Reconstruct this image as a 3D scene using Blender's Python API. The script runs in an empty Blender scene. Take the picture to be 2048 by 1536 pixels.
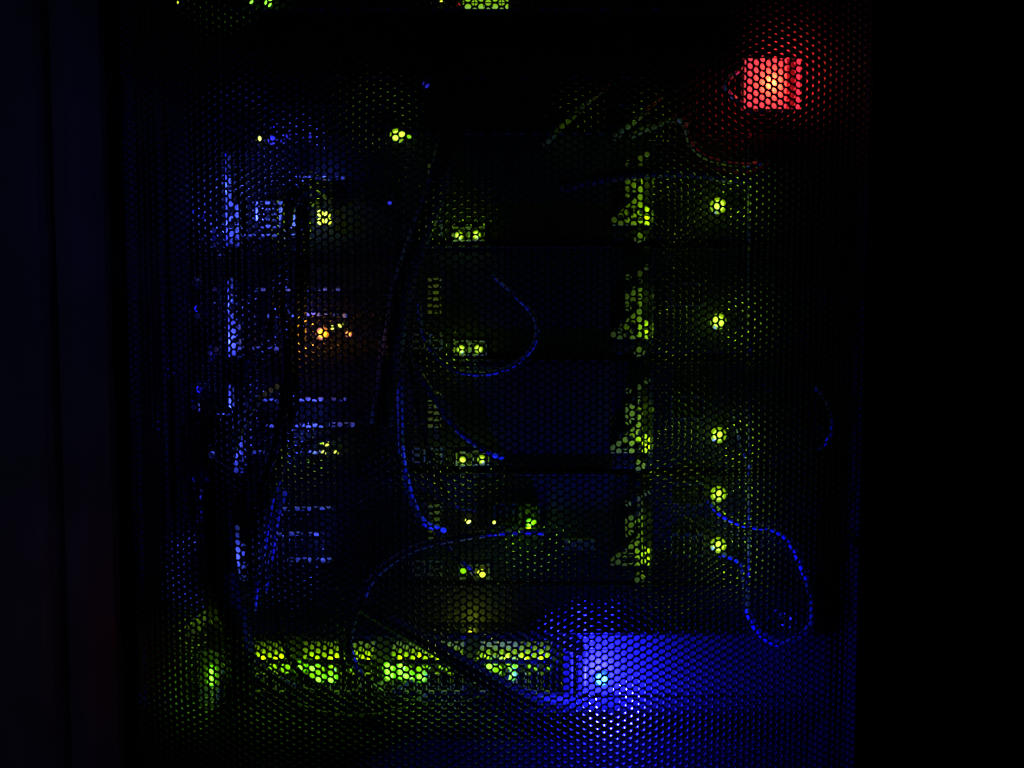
import bpy, bmesh, math, random
import numpy as np
from mathutils import Vector, Matrix

random.seed(7)
scene = bpy.context.scene
COL = scene.collection

# ------------------------------------------------------------------ camera
F_PX, U0, V0 = 1750.0, 1024.0, 768.0          # focal length and centre, in photo pixels (2048 x 1536)
PITCH = math.radians(3.5)
CAM = Vector((0.0, -0.70, 0.70 * math.tan(PITCH)))
cam_d = bpy.data.cameras.new("camera")
cam_d.sensor_width = 36.0
cam_d.lens = 36.0 * F_PX / 2048.0
cam_d.clip_start, cam_d.clip_end = 0.01, 50.0
cam = bpy.data.objects.new("camera", cam_d)
cam.location = CAM
cam.rotation_euler = (math.pi / 2 - PITCH, 0, 0)
COL.objects.link(cam)
scene.camera = cam

# ------------------------------------------------------------------ world / exposure
w = bpy.data.worlds.new("World"); scene.world = w
w.use_nodes = True
bg = w.node_tree.nodes["Background"]
bg.inputs[0].default_value = (0.35, 0.45, 1.0, 1)
bg.inputs[1].default_value = 0.005
scene.view_settings.view_transform = 'Standard'
scene.view_settings.look = 'None'
scene.view_settings.exposure = 0.0
scene.view_settings.gamma = 1.0
scene.cycles.use_denoising = True
scene.cycles.max_bounces = 5
scene.cycles.diffuse_bounces = 3
scene.cycles.sample_clamp_indirect = 2.0
scene.cycles.use_light_tree = True


# ------------------------------------------------------------------ pixel helper: where a sight line meets the plane y = Y
_up = Vector((0, math.sin(PITCH), math.cos(PITCH)))
_fw = Vector((0, math.cos(PITCH), -math.sin(PITCH)))
def at(u, v, Y=0.0):
    d = Vector((1, 0, 0)) * ((u - U0) / F_PX) + _up * (-(v - V0) / F_PX) + _fw
    t = (Y - CAM.y) / d.y
    return CAM + d * t

def rect(u0, v0, u1, v1, Y):
    vm, um = (v0 + v1) / 2, (u0 + u1) / 2
    return (at(u0, vm, Y).x, at(u1, vm, Y).x, at(um, v1, Y).z, at(um, v0, Y).z)   # x0 x1 z0 z1


# ------------------------------------------------------------------ materials
def principled(name, col, rough=0.5, metal=0.0, bump=0.0, scale=400.0, var=0.0, spec=0.5):
    m = bpy.data.materials.new(name); m.use_nodes = True
    nt = m.node_tree; b = nt.nodes["Principled BSDF"]
    b.inputs["Base Color"].default_value = (*col, 1)
    b.inputs["Roughness"].default_value = rough
    b.inputs["Metallic"].default_value = metal
    b.inputs["Specular IOR Level"].default_value = spec
    if bump or var:
        tc = nt.nodes.new("ShaderNodeTexCoord")
        n = nt.nodes.new("ShaderNodeTexNoise"); n.inputs["Scale"].default_value = scale
        n.inputs["Detail"].default_value = 4
        nt.links.new(tc.outputs["Object"], n.inputs["Vector"])
        if var:
            mx = nt.nodes.new("ShaderNodeMix"); mx.data_type = 'RGBA'
            mx.inputs[6].default_value = (*[c * (1 - var) for c in col], 1)
            mx.inputs[7].default_value = (*[min(1, c * (1 + var)) for c in col], 1)
            nt.links.new(n.outputs["Fac"], mx.inputs[0])
            nt.links.new(mx.outputs[2], b.inputs["Base Color"])
        if bump:
            bp = nt.nodes.new("ShaderNodeBump"); bp.inputs["Strength"].default_value = bump
            bp.inputs["Distance"].default_value = 0.0005
            nt.links.new(n.outputs["Fac"], bp.inputs["Height"])
            nt.links.new(bp.outputs["Normal"], b.inputs["Normal"])
    return m

def emissive(name, col, strength, base=(0.2, 0.2, 0.2)):
    m = principled(name, base, 0.3)
    b = m.node_tree.nodes["Principled BSDF"]
    b.inputs["Emission Color"].default_value = (*col, 1)
    b.inputs["Emission Strength"].default_value = strength
    return m

M = {}
M['door_paint'] = principled('black_door_paint', (0.010, 0.010, 0.0105), 0.28, 0.0, 0.06, 900, spec=0.7)
M['black_steel'] = principled('black_powder_coat', (0.006, 0.006, 0.0065), 0.55, 0.0, 0.25, 1500, 0.25, spec=0.15)
M['dark_steel'] = principled('dark_server_steel', (0.010, 0.0105, 0.011), 0.55, 0.0, 0.2, 1200, 0.25, spec=0.2)
M['grey_panel'] = principled('grey_panel_steel', (0.014, 0.0145, 0.016), 0.55, 0.0, 0.15, 800, 0.2, spec=0.25)
M['switch_paint'] = principled('light_grey_switch_paint', (0.030, 0.031, 0.033), 0.5, 0.0, 0.15, 900, 0.12)
M['zinc'] = principled('bright_zinc', (0.72, 0.73, 0.74), 0.45, 0.25, 0.1, 300, 0.12)
M['lit_zinc'] = principled('yellow_lit_zinc', (0.74, 0.72, 0.03), 0.5, 0.0, 0.1, 300, 0.12)  # yellow base colour stands in for green light and drops the blue
M['dull_zinc'] = principled('dull_zinc', (0.16, 0.16, 0.15), 0.5, 0.2, 0.1, 300, 0.2)
M['shield'] = principled('yellow_lit_port_shield', (0.80, 0.74, 0.06), 0.4, 0.3, 0.1, 500, 0.1)  # gold base colour stands in for yellow-green light on the metal
M['hole'] = principled('black_plastic', (0.008, 0.008, 0.009), 0.45)
M['cord'] = principled('black_cord', (0.006, 0.006, 0.0065), 0.6, spec=0.1)
M['patch_blue'] = principled('blue_patch_cord', (0.035, 0.045, 0.28), 0.42, spec=0.3)
M['cord_navy'] = principled('navy_cord', (0.007, 0.008, 0.022), 0.40, spec=0.3)
M['patch_light'] = principled('light_grey_cord', (0.42, 0.42, 0.40), 0.45, spec=0.2)
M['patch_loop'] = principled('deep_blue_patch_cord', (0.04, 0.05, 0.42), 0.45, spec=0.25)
M['patch_bright'] = principled('bright_blue_patch_cord', (0.06, 0.10, 0.45), 0.45, spec=0.3)
M['patch_grey'] = principled('green_grey_cord', (0.10, 0.11, 0.018), 0.45, spec=0.2)
M['patch_olive'] = principled('olive_cord', (0.13, 0.14, 0.015), 0.5, spec=0.1)
M['port_face'] = principled('grey_port_face_paint', (0.045, 0.047, 0.05), 0.5, 0.0, 0.15, 900, 0.12)
M['wall'] = principled('side_wall_paint', (0.30, 0.30, 0.31), 0.6, 0, 0.2, 300, 0.2)
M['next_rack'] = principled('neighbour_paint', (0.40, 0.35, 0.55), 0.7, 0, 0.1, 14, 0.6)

LED = {
    'green': emissive('green_led', (0.52, 1.0, 0.05), 2.0, (0.02, 0.03, 0.01)),
    'green_rim': emissive('green_led_halo', (0.30, 0.62, 0.0), 0.8, (0.02, 0.03, 0.01)),  # glowing rims stand in for the halo around each LED
    'dim_green': emissive('dim_green_led', (0.26, 0.85, 0.0), 1.0, (0.02, 0.03, 0.01)),
    'link': emissive('link_led', (0.26, 1.0, 0.04), 2.4, (0.02, 0.03, 0.01)),
    'link_rim': emissive('link_led_halo', (0.14, 0.9, 0.0), 0.9, (0.02, 0.03, 0.01)),
    'blue': emissive('blue_led', (0.08, 0.50, 1.0), 6.0, (0.01, 0.02, 0.02)),
    'blue_rim': emissive('blue_led_halo', (0.03, 0.20, 1.0), 1.0, (0.01, 0.02, 0.02)),
    'blue_small': emissive('small_blue_led', (0.03, 0.03, 1.0), 0.7),
    'blue_faint': emissive('faint_blue_led', (0.03, 0.02, 1.0), 0.35),
    'orange': emissive('orange_led', (1.0, 0.44, 0.02), 3.0, (0.02, 0.01, 0.005)),
    'orange_rim': emissive('orange_led_halo', (1.0, 0.25, 0.0), 0.7),
    'red_small': emissive('small_red_led', (1.0, 0.02, 0.02), 0.6),
    'yellow': emissive('yellow_led', (0.75, 0.95, 0.04), 1.8),
    'display': emissive('green_display', (0.28, 0.62, 0.01), 0.9),
}
C_GREEN = (0.42, 1.0, 0.0); C_LINK = (0.28, 1.0, 0.0); C_BLUE = (0.011, 0.010, 1.0); C_SKY = (0.06, 0.09, 1.0)
C_ORANGE = (1.0, 0.38, 0.02); C_RED = (1.0, 0.015, 0.03)


# ------------------------------------------------------------------ mesh builder
class MB:
    def __init__(self): self.v = []; self.f = []; self.m = []
    def add(self, vs, fs, mi=0):
        o = len(self.v); self.v += [tuple(p) for p in vs]
        self.f += [tuple(i + o for i in f) for f in fs]; self.m += [mi] * len(fs)
        return self
    def box(self, x0, x1, y0, y1, z0, z1, mi=0):
        vs = [(x, y, z) for x in (x0, x1) for y in (y0, y1) for z in (z0, z1)]
        return self.add(vs, [(0, 1, 3, 2), (4, 6, 7, 5), (0, 4, 5, 1), (2, 3, 7, 6), (0, 2, 6, 4), (1, 5, 7, 3)], mi)
    def pbox(self, u0, v0, u1, v1, Y, th, mi=0):      # box whose front face fills that rectangle on the plane y = Y
        x0, x1, z0, z1 = rect(u0, v0, u1, v1, Y)
        return self.box(x0, x1, Y, Y + th, z0, z1, mi)
    def frame(self, u0, v0, u1, v1, Y, th, wd, mi=0): # hollow frame, wd pixels wide
        self.pbox(u0, v0, u1, v0 + wd, Y, th, mi); self.pbox(u0, v1 - wd, u1, v1, Y, th, mi)
        self.pbox(u0, v0 + wd, u0 + wd, v1 - wd, Y, th, mi); self.pbox(u1 - wd, v0 + wd, u1, v1 - wd, Y, th, mi)
        return self
    def poly(self, pts, Y, th, mi=0, tilt=0.0):       # extruded pixel polygon (clockwise in the picture)
        P = [at(u, v, Y) for u, v in pts]
        n = len(P); cx = sum(p.x for p in P) / n
        fr = [(p.x, Y + (p.x - cx) * tilt, p.z) for p in P]; bk = [(p[0], p[1] + th, p[2]) for p in fr]
        fs = [tuple(range(n))[::-1] if False else tuple(range(n)), tuple(range(2 * n - 1, n - 1, -1))]
        fs += [(i, i + n, (i + 1) % n + n, (i + 1) % n) for i in range(n)]
        return self.add(fr + bk, fs, mi)
    def cyl(self, c, r, y0, y1, n=20, mi=0, r1=None): # along y
        r1 = r if r1 is None else r1
        vs = [(c[0] + r * math.cos(a), y0, c[1] + r * math.sin(a)) for a in [2 * math.pi * i / n for i in range(n)]]
        vs += [(c[0] + r1 * math.cos(a), y1, c[1] + r1 * math.sin(a)) for a in [2 * math.pi * i / n for i in range(n)]]
        fs = [tuple(range(n)), tuple(range(2 * n - 1, n - 1, -1))] + [(i, i + n, (i + 1) % n + n, (i + 1) % n) for i in range(n)]
        return self.add(vs, fs, mi)
    def ring(self, c, r0, r1, y0, y1, n=32, mi=0):
        A = [2 * math.pi * i / n for i in range(n)]
        vs = []
        for r, y in ((r0, y0), (r1, y0), (r1, y1), (r0, y1)):
            vs += [(c[0] + r * math.cos(a), y, c[1] + r * math.sin(a)) for a in A]
        fs = []
        for k in range(4):
            for i in range(n):
                j = (i + 1) % n; a, b = k * n, ((k + 1) % 4) * n
                fs.append((a + i, a + j, b + j, b + i))
        return self.add(vs, fs, mi)
    def dome(self, c, r, y0, h, n=14, mi=0):          # lens facing -y
        vs, fs = [], []
        rings = 4
        for k in range(rings):
            t = k / rings * math.pi / 2
            vs += [(c[0] + r * math.cos(t) * math.cos(2 * math.pi * i / n), y0 - h * math.sin(t), c[1] + r * math.cos(t) * math.sin(2 * math.pi * i / n)) for i in range(n)]
        vs.append((c[0], y0 - h, c[1]))
        for k in range(rings - 1):
            for i in range(n):
                j = (i + 1) % n
                fs.append((k * n + i, k * n + j, (k + 1) * n + j, (k + 1) * n + i))
        for i in range(n): fs.append(((rings - 1) * n + i, (rings - 1) * n + (i + 1) % n, rings * n))
        return self.add(vs, fs, mi)
    def tube(self, pts, r, n=9, mi=0):
        P = [Vector(p) for p in pts]
        vs, fs = [], []
        N = Vector((0.31, 0.2, 0.93))
        for i, p in enumerate(P):
            T = (P[min(i + 1, len(P) - 1)] - P[max(i - 1, 0)]).normalized()
            N = (N - T * N.dot(T)).normalized(); B = T.cross(N)
            vs += [p + (N * math.cos(2 * math.pi * k / n) + B * math.sin(2 * math.pi * k / n)) * r for k in range(n)]
        for i in range(len(P) - 1):
            for k in range(n):
                fs.append((i * n + k, i * n + (k + 1) % n, (i + 1) * n + (k + 1) % n, (i + 1) * n + k))
        fs.append(tuple(range(n))[::-1]); fs.append(tuple(range((len(P) - 1) * n, len(P) * n)))
        return self.add(vs, fs, mi)
    def build(self, name, mats, parent=None, bevel=0.0, smooth=False):
        me = bpy.data.meshes.new(name)
        me.from_pydata(self.v, [], self.f)
        mats = mats if isinstance(mats, (list, tuple)) else [mats]
        for m in mats: me.materials.append(m)
        me.polygons.foreach_set("material_index", self.m)
        bm = bmesh.new(); bm.from_mesh(me); bmesh.ops.recalc_face_normals(bm, faces=bm.faces); bm.to_mesh(me); bm.free()
        if smooth: me.polygons.foreach_set("use_smooth", [True] * len(me.polygons))
        me.update()
        o = bpy.data.objects.new(name, me); COL.objects.link(o)
        if parent: o.parent = parent; o.matrix_parent_inverse = parent.matrix_world.inverted()
        if bevel:
            b = o.modifiers.new("bevel", 'BEVEL'); b.width = bevel; b.segments = 2; b.limit_method = 'ANGLE'
        return o

def thing(name, label, cat, loc=(0, 0, 0), group=None):
    o = bpy.data.objects.new(name, None); COL.objects.link(o)
    o.location = loc; o.empty_display_size = 0.02
    o['label'] = label; o['category'] = cat
    if group: o['group'] = group
    bpy.context.view_layer.update()
    return o

def tag(o, label, cat, group=None):
    o['label'] = label; o['category'] = cat
    if group: o['group'] = group
    return o

def lamp(name, loc, col, watts, radius=0.0015, parent=None):
    d = bpy.data.lights.new(name, 'POINT')
    d.color = col; d.energy = watts; d.shadow_soft_size = radius
    o = bpy.data.objects.new(name, d); COL.objects.link(o)
    o.location = loc
    if parent: o.parent = parent; o.matrix_parent_inverse = parent.matrix_world.inverted()
    return o

def led(parent, u, v, Y, r, kind, rim=None, watts=0.0, col=None, stand=0.006, elong=1.0):
    p = at(u, v, Y)
    mb = MB()
    if rim: mb.cyl((p.x, p.z), r * 1.0, Y - 0.0012, Y + 0.001, 16, 1)
    mb.dome((p.x, p.z), r * (0.68 if rim else 1.0), Y - 0.0012, r * 0.8)
    o = mb.build('indicator_light', [LED[kind], LED[rim]] if rim else LED[kind], parent, smooth=True)
    if watts:
        lamp('indicator_lamp', (p.x, Y - stand, p.z), col, watts, 0.0015, o)
    return o

def smooth_path(pts, k=10):
    P = [Vector(p) for p in pts]; out = []
    for i in range(len(P) - 1):
        a, b, c, d = P[max(i - 1, 0)], P[i], P[i + 1], P[min(i + 2, len(P) - 1)]
        for j in range(k):
            t = j / k
            out.append(0.5 * ((2 * b) + (c - a) * t + (2 * a - 5 * b + 4 * c - d) * t * t + (3 * b - a - 3 * c + d) * t ** 3))
    out.append(P[-1]); return out

def cable(name, label, cat, pts, Y, width_px, mat, group='cables hanging behind the mesh door', plug=None):
    """pts: (u, v) or (u, v, y) sight points; one mesh, or an Empty with cord + plug parts"""
    P = [at(p[0], p[1], p[2] if len(p) > 2 else Y) for p in pts]
    r = width_px * 0.5 * (0.70 + Y) / F_PX
    base = thing(name, label, cat, P[0], group) if plug else None
    mb = MB(); mb.tube(smooth_path(P), r)
    o = mb.build('cord' if plug else name, mat, base, smooth=True)
    if plug:
        for (u0, v0, u1, v1, y) in plug:
            q = MB(); q.pbox(u0, v0, u1, v1, y, 0.012); q.build('plug', M['hole'], base, bevel=0.001)
        return base
    return tag(o, label, cat, group)


# ================================================================== the rack with its bowed mesh door
rack = thing('server_rack', 'black server rack closed by a bowed perforated mesh door, filling the middle of the view', 'server rack', (0, 0, -0.42))

DX, HALF = -0.012, 0.280
def door_y(s): return -0.072 + 0.040 * (s / 0.277) ** 2
def perforated_sheet():
    p = 0.00547; r = 0.00226; th = 0.0019; n = 12
    dx = p * math.sqrt(3) / 2
    nx = int(HALF / dx); nz = int(0.40 / p)
    ref = at(1529.4, 127.0, -0.05)
    # outline of one cell: hexagon with corners at left and right, sampled in 12 directions
    ang = np.arange(n) * 2 * np.pi / n
    circ = np.stack([np.cos(ang) * r, np.sin(ang) * r], 1)
    R = p / math.sqrt(3)
    hexr = np.array([R if i % 2 == 0 else p / 2 for i in range(n)])
    hexa = np.stack([np.cos(ang) * hexr, np.sin(ang) * hexr], 1)
    zoff = ref.z % p
    cells = []
    for i in range(-nx, nx + 1):
        for k in range(-nz, nz + 1):
            cells.append((i * dx, k * p + zoff + (p / 2 if i % 2 else 0)))
    cells = np.array(cells); C = len(cells)
    rng = np.random.default_rng(3)
    # per cell: front hex, front circle (chamfered twice), back circle, back hex
    ch = 0.00025
    loops = [(hexa, 0.0), (circ * (1 + ch / r), 0.0), (circ, ch), (circ, ch), (circ, th), (circ, th), (hexa, th)]
    L = len(loops)
    V = np.zeros((C, L, n, 3))
    for li, (sh, dep) in enumerate(loops):
        s = cells[:, None, 0] + sh[None, :, 0]
        z = cells[:, None, 1] + sh[None, :, 1]
        y = -0.072 + 0.040 * (s / 0.277) ** 2
        slope = 2 * 0.040 * s / 0.277 ** 2
        inv = 1 / np.sqrt(1 + slope ** 2)
        V[:, li, :, 0] = s - slope * inv * dep * 1.0 + DX
        V[:, li, :, 1] = y + inv * dep
        V[:, li, :, 2] = z
    i0 = np.arange(n); i1 = (i0 + 1) % n
    quads = []
    for li in (0, 1, 3, 5):
        quads.append(np.stack([li * n + i0, li * n + i1, (li + 1) * n + i1, (li + 1) * n + i0], 1))
    Q = np.concatenate(quads)                    # (36+12, 4)
    F = (Q[None] + (np.arange(C) * L * n)[:, None, None]).reshape(-1, 4)
    me = bpy.data.meshes.new('perforated_sheet')
    me.vertices.add(C * L * n); me.vertices.foreach_set('co', V.reshape(-1))
    nf = len(F)
    me.loops.add(nf * 4); me.loops.foreach_set('vertex_index', F.reshape(-1).astype(np.int32))
    me.polygons.add(nf)
    me.polygons.foreach_set('loop_start', np.arange(nf, dtype=np.int32) * 4)
    me.polygons.foreach_set('use_smooth', np.tile(np.repeat([False, False, True, False], n), C))
    me.update(calc_edges=True)
    me.materials.append(M['door_paint'])
    return me

door = bpy.data.objects.new('door', None); COL.objects.link(door); door.parent = rack; door.location = (0, 0.36, 0)
bpy.context.view_layer.update()
for sx in (-1, 1):                                # the door's folded edges
    xs = DX + sx * (HALF + 0.001)
    ye = door_y(HALF)
    st = MB(); st.box(min(xs, xs + sx * 0.011), max(xs, xs + sx * 0.011), ye - 0.003, ye + 0.020, -0.40, 0.40)
    st.build('stile', M['black_steel'], door, bevel=0.0015)
sheet = bpy.data.objects.new('perforated_sheet', perforated_sheet()); COL.objects.link(sheet)
sheet.parent = door; sheet.matrix_parent_inverse = door.matrix_world.inverted()

for ua, ub in ((246, 330), (1662, 1735)):
    mb = MB(); mb.pbox(ua, -300, ub, 1900, 0.0, 0.05); mb.build('corner_post', M['black_steel'], rack, bevel=0.002)
x0 = at(240, 768, 0.0).x; x1 = at(1740, 768, 0.0).x

for xa in (x0 - 0.004, x1 + 0.001):
    mb = MB(); mb.box(xa, xa + 0.003, 0.0, 0.75, -0.40, 0.40); mb.build('side_panel', M['black_steel'], rack)
mb = MB(); mb.box(x0, x1, 0.745, 0.75, -0.40, 0.40); mb.build('rear_panel', M['black_steel'], rack)
mb = MB(); mb.box(x0, x1, 0.02, 0.74, -0.42, -0.402); mb.build('base', M['black_steel'], rack)
mb = MB(); mb.box(x0, x1, 0.02, 0.74, 0.402, 0.42); mb.build('roof', M['black_steel'], rack)

# left mounting rail: a black upright pierced by square holes, a lit wall behind it
POST_HOLES = [(424, 452, 437, 494), (384, 556, 402, 578), (389, 624, 398, 642), (418, 690, 430, 722), (392, 762, 405, 792),
              (384, 800, 396, 824), (396, 980, 412, 1000), (396, 1012, 412, 1042)]
def holed_strip(u0, u1, v0, v1, Y, th, holes):
    us = sorted({u0, u1} | {h[0] for h in holes} | {h[2] for h in holes})
    vs = sorted({v0, v1} | {h[1] for h in holes} | {h[3] for h in holes})
    b = MB()
    P = lambda u, v: at(u, v, Y)
    for i in range(len(us) - 1):
        for j in range(len(vs) - 1):
            uc, vc = (us[i] + us[i + 1]) / 2, (vs[j] + vs[j + 1]) / 2
            if any(h[0] < uc < h[2] and h[1] < vc < h[3] for h in holes): continue
            b.pbox(us[i], vs[j], us[i + 1], vs[j + 1], Y, th)
    return b
holed_strip(374, 441, -200, 1800, -0.016, 0.002, POST_HOLES).build('mounting_rail', M['grey_panel'], rack)
mb = MB(); mb.pbox(350, -200, 441, 1800, 0.004, 0.002); mb.build('rail_backing', M['grey_panel'], rack)
mb = MB(); mb.pbox(361, 846, 420, 962, -0.022, 0.002); mb.build('lit_plate', M['grey_panel'], rack, bevel=0.0008)  # plate set where a blue-lit patch shows
mb = MB(); mb.poly([(375, 1246), (412, 1219), (411, 1240), (400, 1264), (388, 1276), (375, 1274)], -0.020, 0.002)
mb.build('lit_plate', M['wall'], rack)  # pale plate cut to the outline of a lit wedge
for (u, v, w_, h_) in ((430, 577, 6, 4), (398, 632, 4, 5), (432, 700, 4, 9), (418, 708, 4, 4), (404, 772, 5, 6), (420, 795, 4, 7), (394, 815, 4, 8), (436, 834, 4, 3),
                       (404, 986, 6, 6), (397, 996, 3, 5), (404, 1030, 5, 6), (396, 1040, 3, 5), (428, 460, 4, 6), (430, 488, 4, 5), (407, 478, 4, 3), (437, 508, 3, 3), (391, 563, 6, 6), (426, 604, 3, 3)):
    nt_ = MB(); nt_.pbox(u - w_, v - h_, u + w_, v + h_, -0.0185, 0.0023); nt_.build('glint_nut', M['zinc'], rack, bevel=0.0003)  # zinc squares added to give the rail scattered glints
lamp('blue_fill', at(425, 905, -0.048), C_SKY, 0.0035, parent=rack)  # added blue fill lights for the left rail, no visible source
for v in (300, 470, 600, 710, 800, 1010): lamp('blue_fill', at(415, v, -0.008), C_BLUE, 0.012, parent=rack)
for v in (430, 620, 780, 960): lamp('blue_fill', at(398, v, -0.042), C_BLUE, 0.0014, parent=rack)
lamp('green_fill', at(405, 1255, -0.030), C_GREEN, 0.0022, parent=rack)  # added green fill for the pale wedge plate


# ================================================================== servers
RNG = random.Random(11)
GLOW = {484: 0.62, 712: 0.40, 940: 0.95, 1166: 0.50}
def server(name, label, top, bot, left_bracket, psu_lights, card, nic, slots, extra=None, wedge_dim=False):
    base = thing(name, label, 'server', at(1050, bot, 0.0), 'servers stacked in the rack')
    mb = MB(); mb.pbox(492, top + 3, 1650, bot - 3, 0.0, 0.55); mb.build('chassis', M['dark_steel'], base, bevel=0.001)
    # rear input-output panel, slightly proud
    mb = MB(); mb.pbox(806, top + 8, 1222, bot - 8, -0.002, 0.0015); mb.build('port_panel', M['grey_panel'], base, bevel=0.0005)
    # top lip of the lid
    mb = MB(); mb.pbox(806, top + 1, 1226, top + 6, -0.005, 0.0048); mb.build('lid_edge', M['dark_steel'], base, bevel=0.0004)
    # expansion slots: black covers, each hanging from a bright folded flange
    for k, (sv, u0, u1) in enumerate(slots):
        c = MB(); c.pbox(500, sv + 8, 790, sv + 46, -0.003, 0.0028)
        for q in range(9): c.pbox(520 + q * 29, sv + 18, 540 + q * 29, sv + 36, -0.0045, 0.0014)
        c = c.build('slot_cover', M['black_steel'], base, bevel=0.0004)
        ua = u0
        while ua < u1 - 6:                        # the folded lip is notched, each tongue bent a little differently
            ub = min(u1, ua + RNG.uniform(16, 52)); dv = RNG.uniform(-1.5, 1.5)
            f = MB(); f.pbox(ua, sv - RNG.uniform(1, 4) + dv, ub, sv + RNG.uniform(2, 5) + dv, -0.009 + RNG.uniform(0, 0.003), 0.005)
            f.build('flange', M['zinc'], c, bevel=0.0004)
            ua = ub + RNG.uniform(3, 14)
        for q in (u0 + 30, u1 - 30):
            s = MB(); pp = at(q, sv + 1, -0.009); s.cyl((pp.x, pp.z), 0.0021, -0.0115, -0.0091, 12); s.build('screw', M['black_steel'], c)
    # bright left ear
    if left_bracket:
        e = MB(); e.poly(left_bracket, -0.006, 0.0025); e = e.build('rack_ear', M['zinc'], base, bevel=0.0004)
        vs_ = [p[1] for p in left_bracket]; us_ = [p[0] for p in left_bracket]
        for q in range(9):
            v = min(vs_) + (max(vs_) - min(vs_)) * (0.08 + 0.105 * q + RNG.uniform(-.03, .03)); u = 457 + (v - 400) * 0.037 + (5 if q % 2 else 12)
            s = MB(); pp = at(u, v, -0.006); s.cyl((pp.x, pp.z), RNG.uniform(0.0016, 0.0030), -0.0085, -0.0061, 10); s.build('screw', M['black_steel'], e)
    # pale plates shaped as the wedge of light beside the power supply
    d = bot
    wd = MB()
    wd.poly([(1276, d - 174), (1285, d - 174), (1285, d - 34), (1221, d - 34), (1221, d - 46), (1262, d - 80), (1276, d - 94)], -0.004, 0.0035)
    wd = wd.build('lit_wedge', M['lit_zinc'], base, bevel=0.0003)
    for pl in ([(1251, d - 130), (1272, d - 141), (1272, d - 100), (1251, d - 104)], [(1290, d - 72), (1299, d - 68), (1299, d - 56), (1290, d - 58)],
               [(1290, d - 52), (1299, d - 50), (1299, d - 34), (1290, d - 34)], [(1276, d - 20), (1291, d - 12), (1289, d - 2), (1274, d + 2), (1268, d - 6)]):
        t_ = MB(); t_.poly(pl, -0.004, 0.0035); t_.build('lit_wedge_tab', M['lit_zinc'], wd, bevel=0.0003)
    for (u, v) in ((1257, d - 158), (1257, d - 96), (1295, d - 178)):
        t_ = MB(); pp = at(u, v, -0.004); t_.cyl((pp.x, pp.z), 0.0023, -0.0042, -0.0005, 12); t_.build('lit_dot', M['lit_zinc'], wd)
    for (u, v, w_, h_) in ((1262, d - 64, 5, 4), (1279, d - 118, 4, 3), (1279, d - 150, 4, 3), (1250, d - 48, 6, 3), (1272, d - 46, 5, 4), *[(RNG.uniform(1236, 1284), RNG.uniform(d - 76, d - 36), RNG.uniform(3, 7), RNG.uniform(2, 7)) for _ in range(6)],
                           *[(RNG.uniform(1254, 1284), RNG.uniform(d - 168, d - 96), RNG.uniform(2, 6), RNG.uniform(3, 8)) for _ in range(5)]):
        t_ = MB(); t_.pbox(u - w_, v - h_, u + w_, v + h_, -0.0044, 0.0005); t_.build('slot', M['hole'], wd)  # dark patches added to break up the lit wedge
    lamp('green_fill', at(1303, d - 52, -0.0095), C_GREEN, 0.0115 * GLOW[d], 0.001, wd)
    lamp('green_fill', at(1301, d - 120, -0.0095), C_GREEN, 0.0038 * GLOW[d], 0.001, wd)  # both are added fill lights that turn the wedge green
    # power supplies
    hts = [(top + 6, bot - 6)] if len(psu_lights) == 1 else [(top + 4, (top + bot) / 2 - 1), ((top + bot) / 2 + 1, bot - 4)]
    for (a, b), lv in zip(hts, psu_lights):
        ps = MB(); ps.pbox(1306, a, 1646, b, -0.010, 0.0095); ps = ps.build('power_supply', M['black_steel'], base, bevel=0.0008)
        cy = (a + b) / 2 if len(psu_lights) == 1 else (a + b) / 2
        c = at(1560, cy, -0.010); R = (b - a) * 0.42 * 0.0004
        g = MB()
        for q in range(5): g.ring((c.x, c.z), R * (0.25 + 0.18 * q), R * (0.25 + 0.18 * q) + 0.0012, -0.0128, -0.0112)
        for q in range(4):
            a_ = q * math.pi / 2 + 0.5
            g.tube([(c.x + 0.2 * R * math.cos(a_), -0.0115, c.z + 0.2 * R * math.sin(a_)), (c.x + R * math.cos(a_), -0.0115, c.z + R * math.sin(a_))], 0.0006, 6)
        g.build('fan_grille', M['dark_steel'], ps)
        h = MB(); h.cyl((c.x, c.z), R * 0.98, -0.0107, -0.0101, 40); h.build('fan_opening', M['hole'], ps)
        sk = MB(); su, sv = 1376, (lv - 55 if len(psu_lights) == 1 else lv)
        sk.frame(su - 34, sv - 24, su + 34, sv + 24, -0.0125, 0.0023, 5); sk.build('power_socket', M['hole'], ps, bevel=0.0004)
        hd = MB(); hp = [at(1500, a + 12, -0.010), at(1500, a + 12, -0.026), at(1500, b - 12, -0.026), at(1500, b - 12, -0.010)]
        hd.tube(smooth_path(hp, 5), 0.0022, 8); hd.build('handle', M['hole'], ps, smooth=True)
        led(ps, 1436, lv, -0.010, 0.0063, 'green', 'green_rim', 0.0085, C_GREEN, 0.018)
    # network ports
    for (u, v, kind, wt, lu, lv) in nic:
        n = MB(); n.frame(u - 18, v - 17, u + 18, v + 13, -0.0055, 0.0034, 3); n = n.build('network_port', M['dull_zinc'], base, bevel=0.0003)
        q = MB(); q.pbox(u - 15, v - 14, u + 15, v + 10, -0.0030, 0.0008); q.build('port_opening', M['hole'], n)
        led(n, lu, lv, -0.0055, 0.0034, kind, 'green_rim' if kind == 'green' else None, wt * 0.12, C_GREEN, 0.007)
    # add-in card indicators
    for (u, v, r, kind, rim, wt, col) in card:
        led(base, u, v, -0.008, r, kind, rim, wt * (0.20 if kind == 'orange' else 0.5), col, 0.028 if kind == 'orange' else 0.014)
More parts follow.
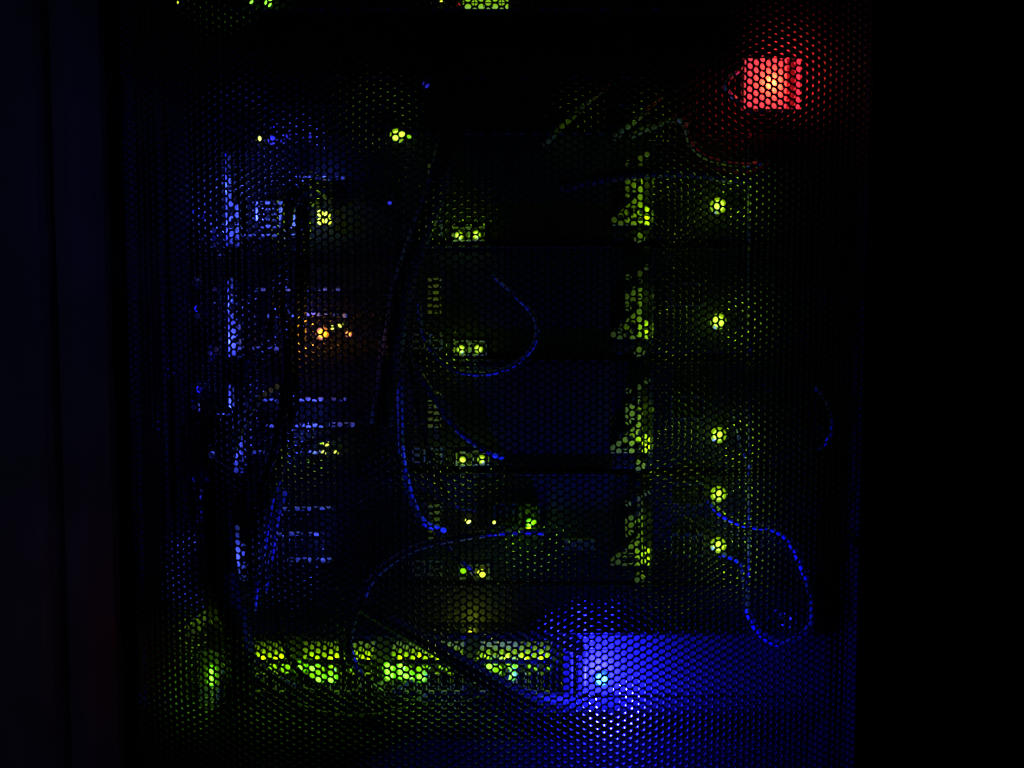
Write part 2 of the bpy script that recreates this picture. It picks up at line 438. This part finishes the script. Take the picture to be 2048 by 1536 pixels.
    # usb pair and video connector
    for q in range(2):
        x = MB(); x.frame(824 + 34 * q, bot - 44, 850 + 34 * q, bot - 14, -0.0048, 0.0027, 3)
        x.pbox(829 + 34 * q, bot - 33, 845 + 34 * q, bot - 26, -0.0040, 0.0019)
        x.build('usb_port', M['dull_zinc'], base, bevel=0.0003)
    x = MB()
    for q in range(6):
        x.pbox(856, bot - 156 + q * 13, 882, bot - 150 + q * 13, -0.0045, 0.0024)
    x.build('vent_louvre', M['lit_zinc'], base, bevel=0.0003)
    lamp('green_fill', at(862, bot - 34, -0.016), C_GREEN, 0.0011 if bot > 900 and bot < 1000 else 0.0003, 0.001, base)
    lamp('green_fill', at(868, bot - 128, -0.015), C_GREEN, 0.0005 if bot < 500 else 0.0002, 0.001, base)  # added green fill on the ports and louvres
    if extra: extra(base)
    return base

def s1_extra(b):
    c = MB()                                                     # D-shaped video connector outline
    pts = [(512, 404), (572, 404), (566, 452), (520, 452)]
    f = [(512, 402), (574, 402), (574, 408), (518, 408), (524, 448), (566, 448), (564, 455), (518, 455)]
    c.pbox(512, 402, 574, 407, -0.009, 0.0055); c.pbox(518, 450, 566, 455, -0.009, 0.0055)
    c.pbox(511, 408, 516, 446, -0.009, 0.0055); c.pbox(558, 408, 563, 448, -0.009, 0.0055)
    c = c.build('video_port', M['zinc'], b, bevel=0.0006)
    p = MB()
    for r_ in range(3):
        for q in range(5):
            pp = at(527 + q * 7 + (r_ % 2) * 3, 418 + r_ * 11, -0.006); p.cyl((pp.x, pp.z), 0.0007, -0.0085, -0.0035, 6)
    p.build('contact_pin', M['zinc'], c)
    s = MB()
    for q in range(3): s.pbox(584 + q * 13, 404, 589 + q * 13, 452, -0.008, 0.0045)
    s.build('card_bracket', M['zinc'], b, bevel=0.0004)
    led(b, 545, 281, -0.008, 0.0034, 'blue_small', None, 0.006, C_BLUE)
    for u, v in ((577, 272), (567, 283)): led(b, u, v, -0.006, 0.0020, 'blue_faint')
    led(b, 621, 274, -0.006, 0.0012, 'blue_faint')
    led(b, 518, 278, -0.006, 0.0022, 'yellow')
    led(b, 794, 272, -0.012, 0.0054, 'green', 'green_rim', 0.0008, C_GREEN, 0.006)
    led(b, 805, 271, -0.012, 0.0026, 'green', None)
    led(b, 819, 273, -0.010, 0.0018, 'dim_green')
    led(b, 780, 406, -0.004, 0.0015, 'blue_small')

S = {}
S[1] = server('rack_server', 'topmost of the four servers, with a yellow four-lamp cluster and blue-lit video connector', 262, 484,
    [(450, 306), (459, 306), (462, 402), (475, 406), (477, 492), (452, 492)], [412],
    [(641, 427, .0026, 'yellow', None, 0.012, C_GREEN), (655, 430, .0026, 'yellow', None, 0, None), (642, 443, .0028, 'yellow', None, 0.008, C_GREEN), (657, 443, .0026, 'yellow', None, 0, None)],
    [(922, 470, 'green', .030, 918, 472), (953, 469, 'green', .018, 953, 470)],
    [(355, 598, 692), (470, 488, 606)], s1_extra)
S[2] = server('rack_server', 'server with two orange lamps glowing beside the black power cords', 490, 712,
    [(455, 556), (464, 556), (466, 638), (479, 642), (482, 714), (457, 714)], [643],
    [(645, 667, .0052, 'orange', 'orange_rim', .070, C_ORANGE), (697, 668, .0025, 'orange', 'orange_rim', .010, C_ORANGE), (665, 655, .0017, 'yellow', None, 0, None), (682, 650, .0020, 'yellow', None, 0, None)],
    [(925, 698, 'green', .030, 922, 699), (955, 698, 'green', .020, 957, 698)],
    [(578, 510, 690), (630, 534, 692), (696, 505, 600)])
S[3] = server('rack_server', 'server between the orange-lit one and the lowest server, blue cable plugged into its ports', 718, 940,
    [(457, 770), (466, 770), (468, 864), (483, 868), (486, 946), (459, 946)], [870],
    [(653, 885, .0028, 'yellow', None, .010, C_GREEN), (648, 905, .0018, 'yellow', None, 0, None), (673, 905, .0018, 'yellow', None, 0, None), (617, 922, .0012, 'dim_green', None, 0, None)],
    [(929, 920, 'green', .034, 925, 921), (961, 918, 'green', .014, 963, 919)],
    [(800, 528, 690), (851, 532, 720), (903, 505, 640)])
def s4_extra(b):
    f = MB(); f.frame(986, 1006, 1080, 1056, -0.007, 0.0048, 4); f = f.build('remote_card', M['dark_steel'], b, bevel=0.0004)
    g = MB()
    for q in range(6): g.pbox(996 + q * 13, 1014, 1003 + q * 13, 1048, -0.005, 0.0025)
    g.build('grille_bar', M['grey_panel'], f)
    led(f, 1060, 1046, -0.007, 0.0034, 'link', 'link_rim', 0.016, C_LINK, 0.005)
    led(f, 1068, 1043, -0.007, 0.0018, 'dim_green')
    led(b, 988, 1044, -0.006, 0.0014, 'yellow'); led(b, 936, 1041, -0.006, 0.0024, 'yellow')
    p = MB(); p.pbox(1128, 1080, 1188, 1100, -0.008, 0.0055); p.build('connector', M['dull_zinc'], b, bevel=0.0005)
S[4] = server('rack_server', 'lowest of the four servers, with two power supplies each showing a green lamp', 946, 1166,
    [(469, 1050), (477, 1050), (481, 1086), (490, 1090), (491, 1162), (471, 1162)], [988, 1090],
    [], [(935, 1146, 'dim_green', .006, 926, 1140), (962, 1146, 'yellow', .014, 963, 1146)],
    [(1018, 548, 664), (1069, 540, 640), (1121, 574, 664)], s4_extra)

# added blue fill lights for the ears and flanges on the left
for (u, v, y, wt) in ((430, 372, -0.026, .020), (432, 440, -0.026, .018), (436, 600, -0.026, .016), (440, 680, -0.026, .022), (444, 815, -0.026, .014),
                      (446, 900, -0.026, .022), (452, 1120, -0.026, .016), (500, 425, -0.028, .018), (640, 330, -0.026, .012), (600, 430, -0.022, .012),
                      (560, 650, -0.026, .010), (600, 612, -0.026, .008), (550, 815, -0.026, .008), (620, 826, -0.026, .010), (590, 880, -0.026, .014), (640, 1050, -0.026, .004), (620, 1100, -0.026, .008)):
    lamp('blue_fill', at(u, v, -0.019 if u > 460 else -0.0125), C_SKY, wt * (1.5 if u > 460 else 1.0), 0.001, parent=rack)


# ================================================================== power strip with the red rocker, top switch, blanking panels
ps = thing('power_strip', 'black rack power strip with a glowing red rocker switch', 'power strip', at(1050, 256, 0.0))
mb = MB(); mb.pbox(440, 104, 1655, 256, 0.0, 0.20); mb.build('housing', M['black_steel'], ps, bevel=0.0012)
for q in range(8):
    c = MB(); u = 560 + q * 100
    c.frame(u - 34, 152, u + 34, 212, -0.003, 0.0029, 4); c.pbox(u - 16, 170, u - 10, 194, -0.002, 0.0019); c.pbox(u + 10, 170, u + 16, 194, -0.002, 0.0019)
    c.build('outlet', M['hole'], ps, bevel=0.0003)
led(ps, 852, 170, -0.004, 0.0027, 'blue_faint')
# rocker: translucent red cap in a frame, a warm neon bulb behind it
rk = MB(); rk.frame(1484, 112, 1606, 222, -0.016, 0.0158, 5); rk = rk.build('rocker_frame', M['hole'], ps, bevel=0.0006)
m = bpy.data.materials.new('translucent_red_cap'); m.use_nodes = True
nt = m.node_tree; nt.nodes.clear()
out = nt.nodes.new("ShaderNodeOutputMaterial"); tr = nt.nodes.new("ShaderNodeBsdfTranslucent"); tr.inputs[0].default_value = (0.95, 0.10, 0.10, 1)
em = nt.nodes.new("ShaderNodeEmission"); em.inputs[0].default_value = (1.0, 0.055, 0.12, 1); em.inputs[1].default_value = 0.75
ad = nt.nodes.new("ShaderNodeAddShader"); nt.links.new(tr.outputs[0], ad.inputs[0]); nt.links.new(em.outputs[0], ad.inputs[1]); nt.links.new(ad.outputs[0], out.inputs[0])
M['red_cap'] = m
m2 = m.copy(); m2.name = 'red_cap_side'; m2.node_tree.nodes["Emission"].inputs[1].default_value = 0.05
c = MB()
x0, x1, z0, z1 = rect(1489, 117, 1573, 217, -0.017); c.add([(x0, -0.017, z0), (x1, -0.017, z0), (x1, -0.017, z1), (x0, -0.017, z1)], [(0, 1, 2, 3)])
c.build('rocker_cap', M['red_cap'], rk)
c = MB(); c.pbox(1574, 117, 1591, 217, -0.013, 0.003); c.build('rocker_side', m2, rk)
c = MB(); c.pbox(1592, 117, 1600, 217, -0.017, 0.003); c.build('rocker_edge', M['red_cap'], rk)
q = at(1537, 172, -0.008); lamp('neon_bulb', (q.x, -0.0125, q.z), (1.0, 0.50, 0.10), 0.034, 0.002, rk)
q = at(1537, 172, -0.017); lamp('neon_glow', (q.x, -0.024, q.z), C_RED, 0.048, 0.010, rk)

ts = thing('network_switch', 'switch cut off by the top edge of the photo, with a green lit display', 'network switch', at(1050, 20, 0.0), 'network switches in the rack')
mb = MB(); mb.pbox(440, -110, 1655, 20, 0.0, 0.30); mb.build('housing', M['dark_steel'], ts, bevel=0.001)
d = MB(); d.pbox(926, -34, 1016, 14, -0.004, 0.0038); d = d.build('display', LED['display'], ts, bevel=0.0003)
d2 = MB()
for q in range(4): d2.pbox(948 + q * 18, -34, 950 + q * 18, 14, -0.0048, 0.0007)
d2.pbox(926, 4, 1016, 6, -0.0051, 0.0009); d2.build('display_grid', M['hole'], d)
for (u, v, r, k) in ((502, 3, .0020, 'link'), (537, 8, .0026, 'link'), (541, 2, .0018, 'link'), (393, 3, .0020, 'dim_green'), (356, 6, .0010, 'yellow'), (917, 11, .0012, 'red_small'), (883, 5, .0012, 'yellow')):
    led(ts, u, v, -0.004, r, k, None, 0.0012 if r > .002 else 0, C_LINK)

bp = thing('blanking_panel', 'plain black blanking panel between the lowest server and the bottom switch', 'blanking panel', at(1050, 1262, 0.0), 'blanking panels')
mb = MB(); mb.pbox(440, 1170, 1655, 1264, -0.002, 0.003); mb.build('plate', M['grey_panel'], bp, bevel=0.0008)
for u in (470, 1625):
    s = MB(); pp = at(u, 1217, -0.002); s.cyl((pp.x, pp.z), 0.0035, -0.0045, -0.0021, 16); s.build('screw', M['black_steel'], bp)
lamp('green_fill', at(943, 1257, -0.017), (0.55, 0.75, 0.02), 0.035, parent=bp)  # added fill that makes the dome of light on the plate

# ================================================================== bottom switch
sw = thing('network_switch', 'network switch near the bottom with rows of green port lamps and one blue lamp', 'network switch', at(1050, 1392, -0.012), 'network switches in the rack')
mb = MB(); mb.pbox(400, 1269, 1655, 1391, -0.012, 0.30); mb.build('housing', M['switch_paint'], sw, bevel=0.0008)
mb = MB(); mb.pbox(402, 1265, 1653, 1268.5, -0.026, 0.0255); mb.build('lid_edge', M['black_steel'], sw, bevel=0.0004)  # overhang added to shade the panels above from the blue LED
BANKS = [(500, 572), (604, 684), (688, 748), (783, 928), (956, 1104)]
for (u0, u1) in BANKS:
    b = MB(); b.pbox(u0 - 4, 1326, u1 + 4, 1388, -0.0145, 0.0024); b = b.build('port_bank', M['hole'], sw, bevel=0.0004)
    n = max(2, round((u1 - u0) / 13))
    for k in range(n):                            # spring fingers of the shield, slanted
        ua = u0 + (u1 - u0) * k / n; ub = u0 + (u1 - u0) * (k + 0.70) / n
        f = MB(); f.poly([(ua + 5, 1283), (ub + 5, 1283), (ub - 2, 1319), (ua - 2, 1319)], -0.0150, 0.0029)
        f.build('shield_finger', M['shield'], b)
    for k in range(max(2, round((u1 - u0) / 36))):
        if k == 0: h_ = MB(); h_.pbox(u0 - 2, 1319, u1 + 2, 1328, -0.0206, 0.0006); h_.build('light_blocker', M['hole'], b)  # added strip that keeps the finger fill off the door
        m_ = max(2, round((u1 - u0) / 36)); lamp('green_fill', at(u0 + (u1 - u0) * (k + 0.5) / m_, 1324, -0.0188), C_GREEN, 0.0040, 0.001, b)  # added fill light that brightens the shield fingers
    n = max(2, round((u1 - u0) / 26))
    for k in range(n):
        ua = u0 + (u1 - u0) * k / n + 2; ub = u0 + (u1 - u0) * (k + 1) / n - 2
        p = MB(); p.frame(ua, 1347, ub, 1384, -0.0165, 0.0019, 1.6); p.build('port', M['shield'], b)
LINKS = [(465, 1338, .0022), (545, 1335, .0026), (573, 1335, .0030), (600, 1335, .0037), (626, 1334, .0037), (639, 1339, .0030), (664, 1339, .0028), (628, 1350, .0026),
         (640, 1354, .0034), (664, 1355, .0034), (778, 1334, .0038), (804, 1334, .0037), (779, 1349, .0037), (804, 1348, .0032), (816, 1338, .0026),
         (842, 1338, .0026), (818, 1353, .0036), (843, 1353, .0034), (982, 1331, .0038), (994, 1338, .0030), (1020, 1336, .0032), (956, 1347, .0034), (1021, 1350, .0034),
         (955, 1359, .0030), (981, 1358, .0026)]
for (u, v, r) in LINKS:
    big = r > .0031
    led(sw, u, v, -0.0170, r * 1.4, 'link' if big else 'dim_green', 'link_rim' if big else None, 0.0008 if big else 0.0, C_LINK, 0.006)
for (u, v) in ((857, 1333), (882, 1334), (896, 1337), (925, 1335), (1033, 1332), (1060, 1332), (1072, 1335), (1098, 1334), (690, 1336), (705, 1338), (452, 1325), (470, 1352)):
    led(sw, u, v, -0.0170, .0017, 'dim_green')
for v in (1338, 1350, 1362): led(sw, 424, v, -0.0170, .0036, 'link', 'link_rim', 0.0008, C_LINK, 0.007)
led(sw, 1127, 1365, -0.0170, .0019, 'yellow', None, .004, C_GREEN)
led(sw, 1203, 1357, -0.0132, 0.0066, 'blue', 'blue_rim', 4.2, C_BLUE, 0.0225)
mb = MB(); mb.pbox(404, 1272, 1112, 1388, -0.0128, 0.0006); mb.build('port_face', M['port_face'], sw)
mb = MB(); mb.frame(1176, 1300, 1250, 1386, -0.0125, 0.0006, 1.2); mb.build('label_plate', M['switch_paint'], sw)
mb = MB(); mb.poly([(400, 1300), (432, 1300), (446, 1340), (430, 1420), (399, 1420)], -0.0175, 0.003); mb.build('rack_ear', M['dull_zinc'], sw, bevel=0.0004)
for v in (1318, 1378, 1408): lamp('link_fill', at(410, v, -0.026), C_LINK, 0.0005, 0.001, sw)  # added fill lights on the ear, no LEDs there

bp2 = thing('blanking_panel', 'grey blanking panel lit blue directly under the bottom switch', 'blanking panel', at(1050, 1448, 0.0), 'blanking panels')
mb = MB(); x0, x1, z0, z1 = rect(430, 1395, 1655, 1470, -0.012)
mb.add([(x0, -0.0125, z1), (x1, -0.0125, z1), (x1, -0.0115, z1 - 0.006), (x0, -0.0115, z1 - 0.006), (x1, -0.005, z1 - 0.016), (x0, -0.005, z1 - 0.016), (x1, 0.012, z0), (x0, 0.012, z0)],
       [(0, 1, 2, 3), (3, 2, 4, 5), (5, 4, 6, 7)])
mb.build('plate', M['switch_paint'], bp2, smooth=True)
sh = thing('blanking_panel', 'black blanking panel at the bottom edge of the photo', 'blanking panel', at(1050, 1560, 0.0), 'blanking panels')
mb = MB(); mb.pbox(430, 1474, 1655, 1660, 0.035, 0.003); mb.build('plate', M['black_steel'], sh, bevel=0.0008)


# ================================================================== cables
lamp('green_fill', at(1140, 252, -0.032), C_GREEN, 0.0012, parent=rack); lamp('green_fill', at(1275, 262, -0.030), C_GREEN, 0.0014, parent=rack)  # added green fill for the diagonal cables
lamp('blue_fill', at(1566, 1235, -0.040), C_BLUE, 0.007, parent=rack)  # added blue fill above the cord loop
K, PB, PG, PO = M['cord'], M['patch_blue'], M['patch_grey'], M['patch_olive']
cable('power_cable', 'thick black power cord arching over beside the four-lamp yellow cluster', 'power cable',
      [(664, 408, -.005), (652, 384, -.026), (622, 366), (592, 384), (574, 440), (566, 540), (558, 600), (574, 650), (578, 720), (570, 800), (556, 880), (530, 960), (505, 1040)], -0.040, 24, K)
cable('power_cable', 'straight thick black power cord running down past the orange lamps', 'power cable',
      [(634, 406, -.008), (620, 398, -.030), (607, 430), (603, 560), (600, 640), (596, 720), (586, 800), (572, 880), (555, 940), (522, 1030), (500, 1120)], -0.046, 26, K)
cable('power_cable', 'wide black cord bending diagonally down from the upper middle', 'power cable',
      [(905, 262, -.01), (890, 310), (872, 380), (850, 440), (822, 520), (800, 590), (792, 650), (780, 720), (770, 790), (762, 850)], -0.045, 46, K)
cable('cable_bundle', 'thick black cable bundle dropping down the left side', 'cable bundle',
      [(445, 830), (440, 920), (436, 1000), (440, 1080), (452, 1170), (470, 1250), (482, 1330), (478, 1390)], -0.035, 60, K)
cable('power_cable', 'thick black cord crossing diagonally in front of the bottom switch', 'power cable',
      [(720, 1205, -.03), (760, 1230), (815, 1262), (880, 1300), (950, 1345), (1010, 1378), (1070, 1398, -.042), (1128, 1402, -.026)], -0.048, 34, K,
      plug=[(1124, 1300, 1146, 1400, -0.026), (1155, 1304, 1172, 1392, -0.024)])
cable('network_cable', 'pale blue network cable hanging straight down the centre left', 'network cable',
      [(806, 640), (797, 700), (799, 770), (801, 840), (803, 900), (813, 960), (828, 1010), (850, 1046), (890, 1060, -.012)], -0.030, 13, M['patch_bright'])
lamp('blue_fill', at(772, 790, -0.034), C_SKY, 0.0008, parent=rack); lamp('blue_fill', at(790, 930, -0.034), C_SKY, 0.0005, parent=rack)  # added blue fill beside the hanging cable
cable('network_cable', 'blue network cable curling into a round loop in the middle', 'network cable',
      [(985, 550, -.008), (1030, 590), (1066, 630), (1074, 668), (1058, 704), (1020, 734), (970, 748), (915, 742), (872, 712), (846, 664), (838, 610, -.01)], -0.026, 9, PB)
cable('network_cable', 'blue network cable running diagonally down to the ports above the lowest server', 'network cable',
      [(835, 742), (868, 792), (908, 850), (950, 886), (985, 908), (1003, 912, -.006)], -0.028, 15, PB)
cable('network_cable', 'thin cable rising diagonally from the lowest server ports', 'network cable',
      [(960, 1165, -.006), (932, 1130, -.02), (905, 1105), (880, 1070), (858, 1040), (850, 1000, -.01)], -0.02, 11, M['cord_navy'])
cable('network_cable', 'thin black cable circling from the remote card down to the bottom switch', 'network cable',
      [(1086, 1064, -.008), (1040, 1062, -.02), (980, 1066), (900, 1078), (830, 1096), (780, 1125), (742, 1162), (722, 1205), (703, 1250), (700, 1300), (722, 1352), (770, 1392), (830, 1408), (900, 1414), (960, 1400)], -0.045, 16, M['cord_navy'])
cable('network_cable', 'cable sagging from the black bundle under the left port lamps', 'network cable',
      [(500, 1305, -.03), (530, 1338), (572, 1366), (620, 1384), (680, 1390), (740, 1382), (775, 1360, -.018)], -0.040, 14, PG)
cable('network_cable', 'lowest cable sagging beneath the bottom switch', 'network cable',
      [(498, 1340, -.03), (540, 1380), (600, 1412), (668, 1430), (730, 1432), (800, 1420), (850, 1390, -.018)], -0.042, 9, PG)
cable('network_cable', 'thin cable looping from the bundle across the second port group', 'network cable',
      [(676, 1250), (690, 1300), (716, 1352), (752, 1388), (780, 1404), (800, 1394, -.022)], -0.05, 7, PO)
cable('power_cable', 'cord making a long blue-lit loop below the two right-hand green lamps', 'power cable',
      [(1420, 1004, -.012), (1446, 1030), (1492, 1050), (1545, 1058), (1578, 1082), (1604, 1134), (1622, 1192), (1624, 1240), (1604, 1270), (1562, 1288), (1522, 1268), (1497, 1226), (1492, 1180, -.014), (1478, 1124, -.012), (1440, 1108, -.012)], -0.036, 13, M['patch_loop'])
cable('power_cable', 'cord curving under the red rocker switch and catching its red light', 'power cable',
      [(1352, 232, -.01), (1370, 252), (1380, 285), (1405, 312), (1448, 326), (1488, 330), (1520, 326, -.012)], -0.032, 9, M['patch_light'])
cable('power_cable', 'short red-lit cord hooked at the left side of the red rocker switch', 'power cable',
      [(1484, 130, -.004), (1476, 142), (1460, 156), (1452, 172), (1462, 190), (1478, 200, -.004)], -0.024, 9, M['patch_light'])
cable('network_cable', 'diagonal cable rising to the right above the middle', 'network cable',
      [(1090, 290, -.005), (1112, 264), (1134, 243), (1156, 222), (1182, 198), (1215, 170, -.008)], -0.020, 12, PO)
cable('network_cable', 'second diagonal cable, lower and right of the first', 'network cable',
      [(1228, 276, -.005), (1256, 252), (1290, 222), (1318, 194, -.003)], -0.018, 14, PO)
cable('network_cable', 'nearly level cable rising to the right towards the green-lit cord end', 'network cable',
      [(1262, 272, -.005), (1290, 258), (1320, 248), (1350, 238), (1374, 246, -.01)], -0.016, 14, PO)
cable('power_cable', 'level black cord crossing just above the uppermost green-lit wedge', 'power cable',
      [(1120, 374, -.02), (1200, 356), (1290, 344), (1390, 344), (1480, 356), (1540, 340)], -0.036, 26, K)
cable('power_cable', 'thin dark cord drooping beside the third green lamp on the right', 'power cable',
      [(1462, 812, -.012), (1474, 850), (1482, 886), (1492, 916), (1500, 960, -.012)], -0.026, 9, M['cord_navy'])
cable('power_cable', 'curved cord at the far right edge of the servers', 'power cable',
      [(1628, 772, -.012), (1652, 800), (1664, 840), (1658, 876), (1636, 898, -.012)], -0.024, 9, PB)
cable('network_cable', 'pale cable leaning in from the left beside the black bundle', 'network cable',
      [(560, 770, -.006), (526, 792), (500, 822), (478, 868), (464, 910), (448, 960), (440, 1010)], -0.030, 15, PO)
cable('network_cable', 'dark blue cable running down right of the black bundle', 'network cable',
      [(560, 955), (544, 1000), (536, 1050), (528, 1100), (516, 1160), (508, 1220)], -0.036, 10, PB)
cable('network_cable', 'blue cable reaching down beside the lower slot covers', 'network cable',
      [(572, 980, -.02), (556, 1030), (548, 1080), (540, 1130), (530, 1180)], -0.034, 10, PB)

for lab, wpx, y_, pts in (
    ('black cord drooping in front of the second green port group', 12, -0.044, [(556, 1240), (580, 1318), (632, 1374), (706, 1396), (776, 1388), (822, 1362, -.02)]),
    ('slim black cord falling between the second and third green port groups', 9, -0.046, [(694, 1180), (682, 1250), (684, 1320), (702, 1376), (738, 1402), (800, 1410)]),
    ('black cord hooked under the right end of the green port row', 12, -0.040, [(905, 1420), (962, 1402), (1004, 1372), (1016, 1340, -.02)]),
    ('black cord hanging left of the pale blue cable at centre left', 12, -0.036, [(768, 630), (762, 720), (766, 800), (782, 880), (806, 940)]),
    ('black cord slanting right across the centre-left ports', 10, -0.030, [(812, 660), (826, 760), (846, 860), (872, 940), (905, 1005), (948, 1020, -.01)]),
    ('black cord curving into the lowest lit slot covers', 18, -0.030, [(668, 872, -.01), (624, 884), (590, 902), (562, 940), (548, 1010), (530, 1100)]),
    ('black cord slanting down left of the two arched power cords', 14, -0.036, [(560, 520), (548, 620), (520, 720), (486, 800), (466, 870), (452, 960)]),
    ('black cord swinging across the left server ears', 12, -0.032, [(404, 770), (430, 800), (470, 826), (520, 838), (560, 820)])):
    cable('power_cable', lab, 'power cable', pts, y_, wpx, K)

# ================================================================== neighbours in the dark aisle
nb = thing('neighbouring_rack', 'dark blurred rack side at the left edge of the photo', 'server rack', at(110, 1500, 0.02), 'neighbouring racks')
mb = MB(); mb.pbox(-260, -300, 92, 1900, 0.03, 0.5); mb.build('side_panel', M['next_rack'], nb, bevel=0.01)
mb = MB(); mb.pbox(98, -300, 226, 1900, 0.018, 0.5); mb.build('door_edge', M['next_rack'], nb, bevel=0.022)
nb = thing('neighbouring_rack', 'almost black rack side at the right edge of the photo', 'server rack', at(1900, 1500, 0.02), 'neighbouring racks')
mb = MB(); mb.pbox(1770, -300, 2320, 1900, 0.03, 0.5); mb.build('side_panel', M['black_steel'], nb, bevel=0.01)
for (u, v, c, p) in ((150, 180, (0.15, 0.2, 1.0), 0.006), (160, 520, (0.15, 0.2, 1.0), 0.006), (150, 900, (0.2, 0.35, 0.8), 0.003), (165, 1110, (0.7, 0.15, 0.35), 0.0025), (170, 1390, (1.0, 0.12, 0.12), 0.005)):
    lamp('aisle_fill', at(u, v, -0.06), c, p * 0.33, 0.03, nb)  # added lights that tint the left rack side, no visible source
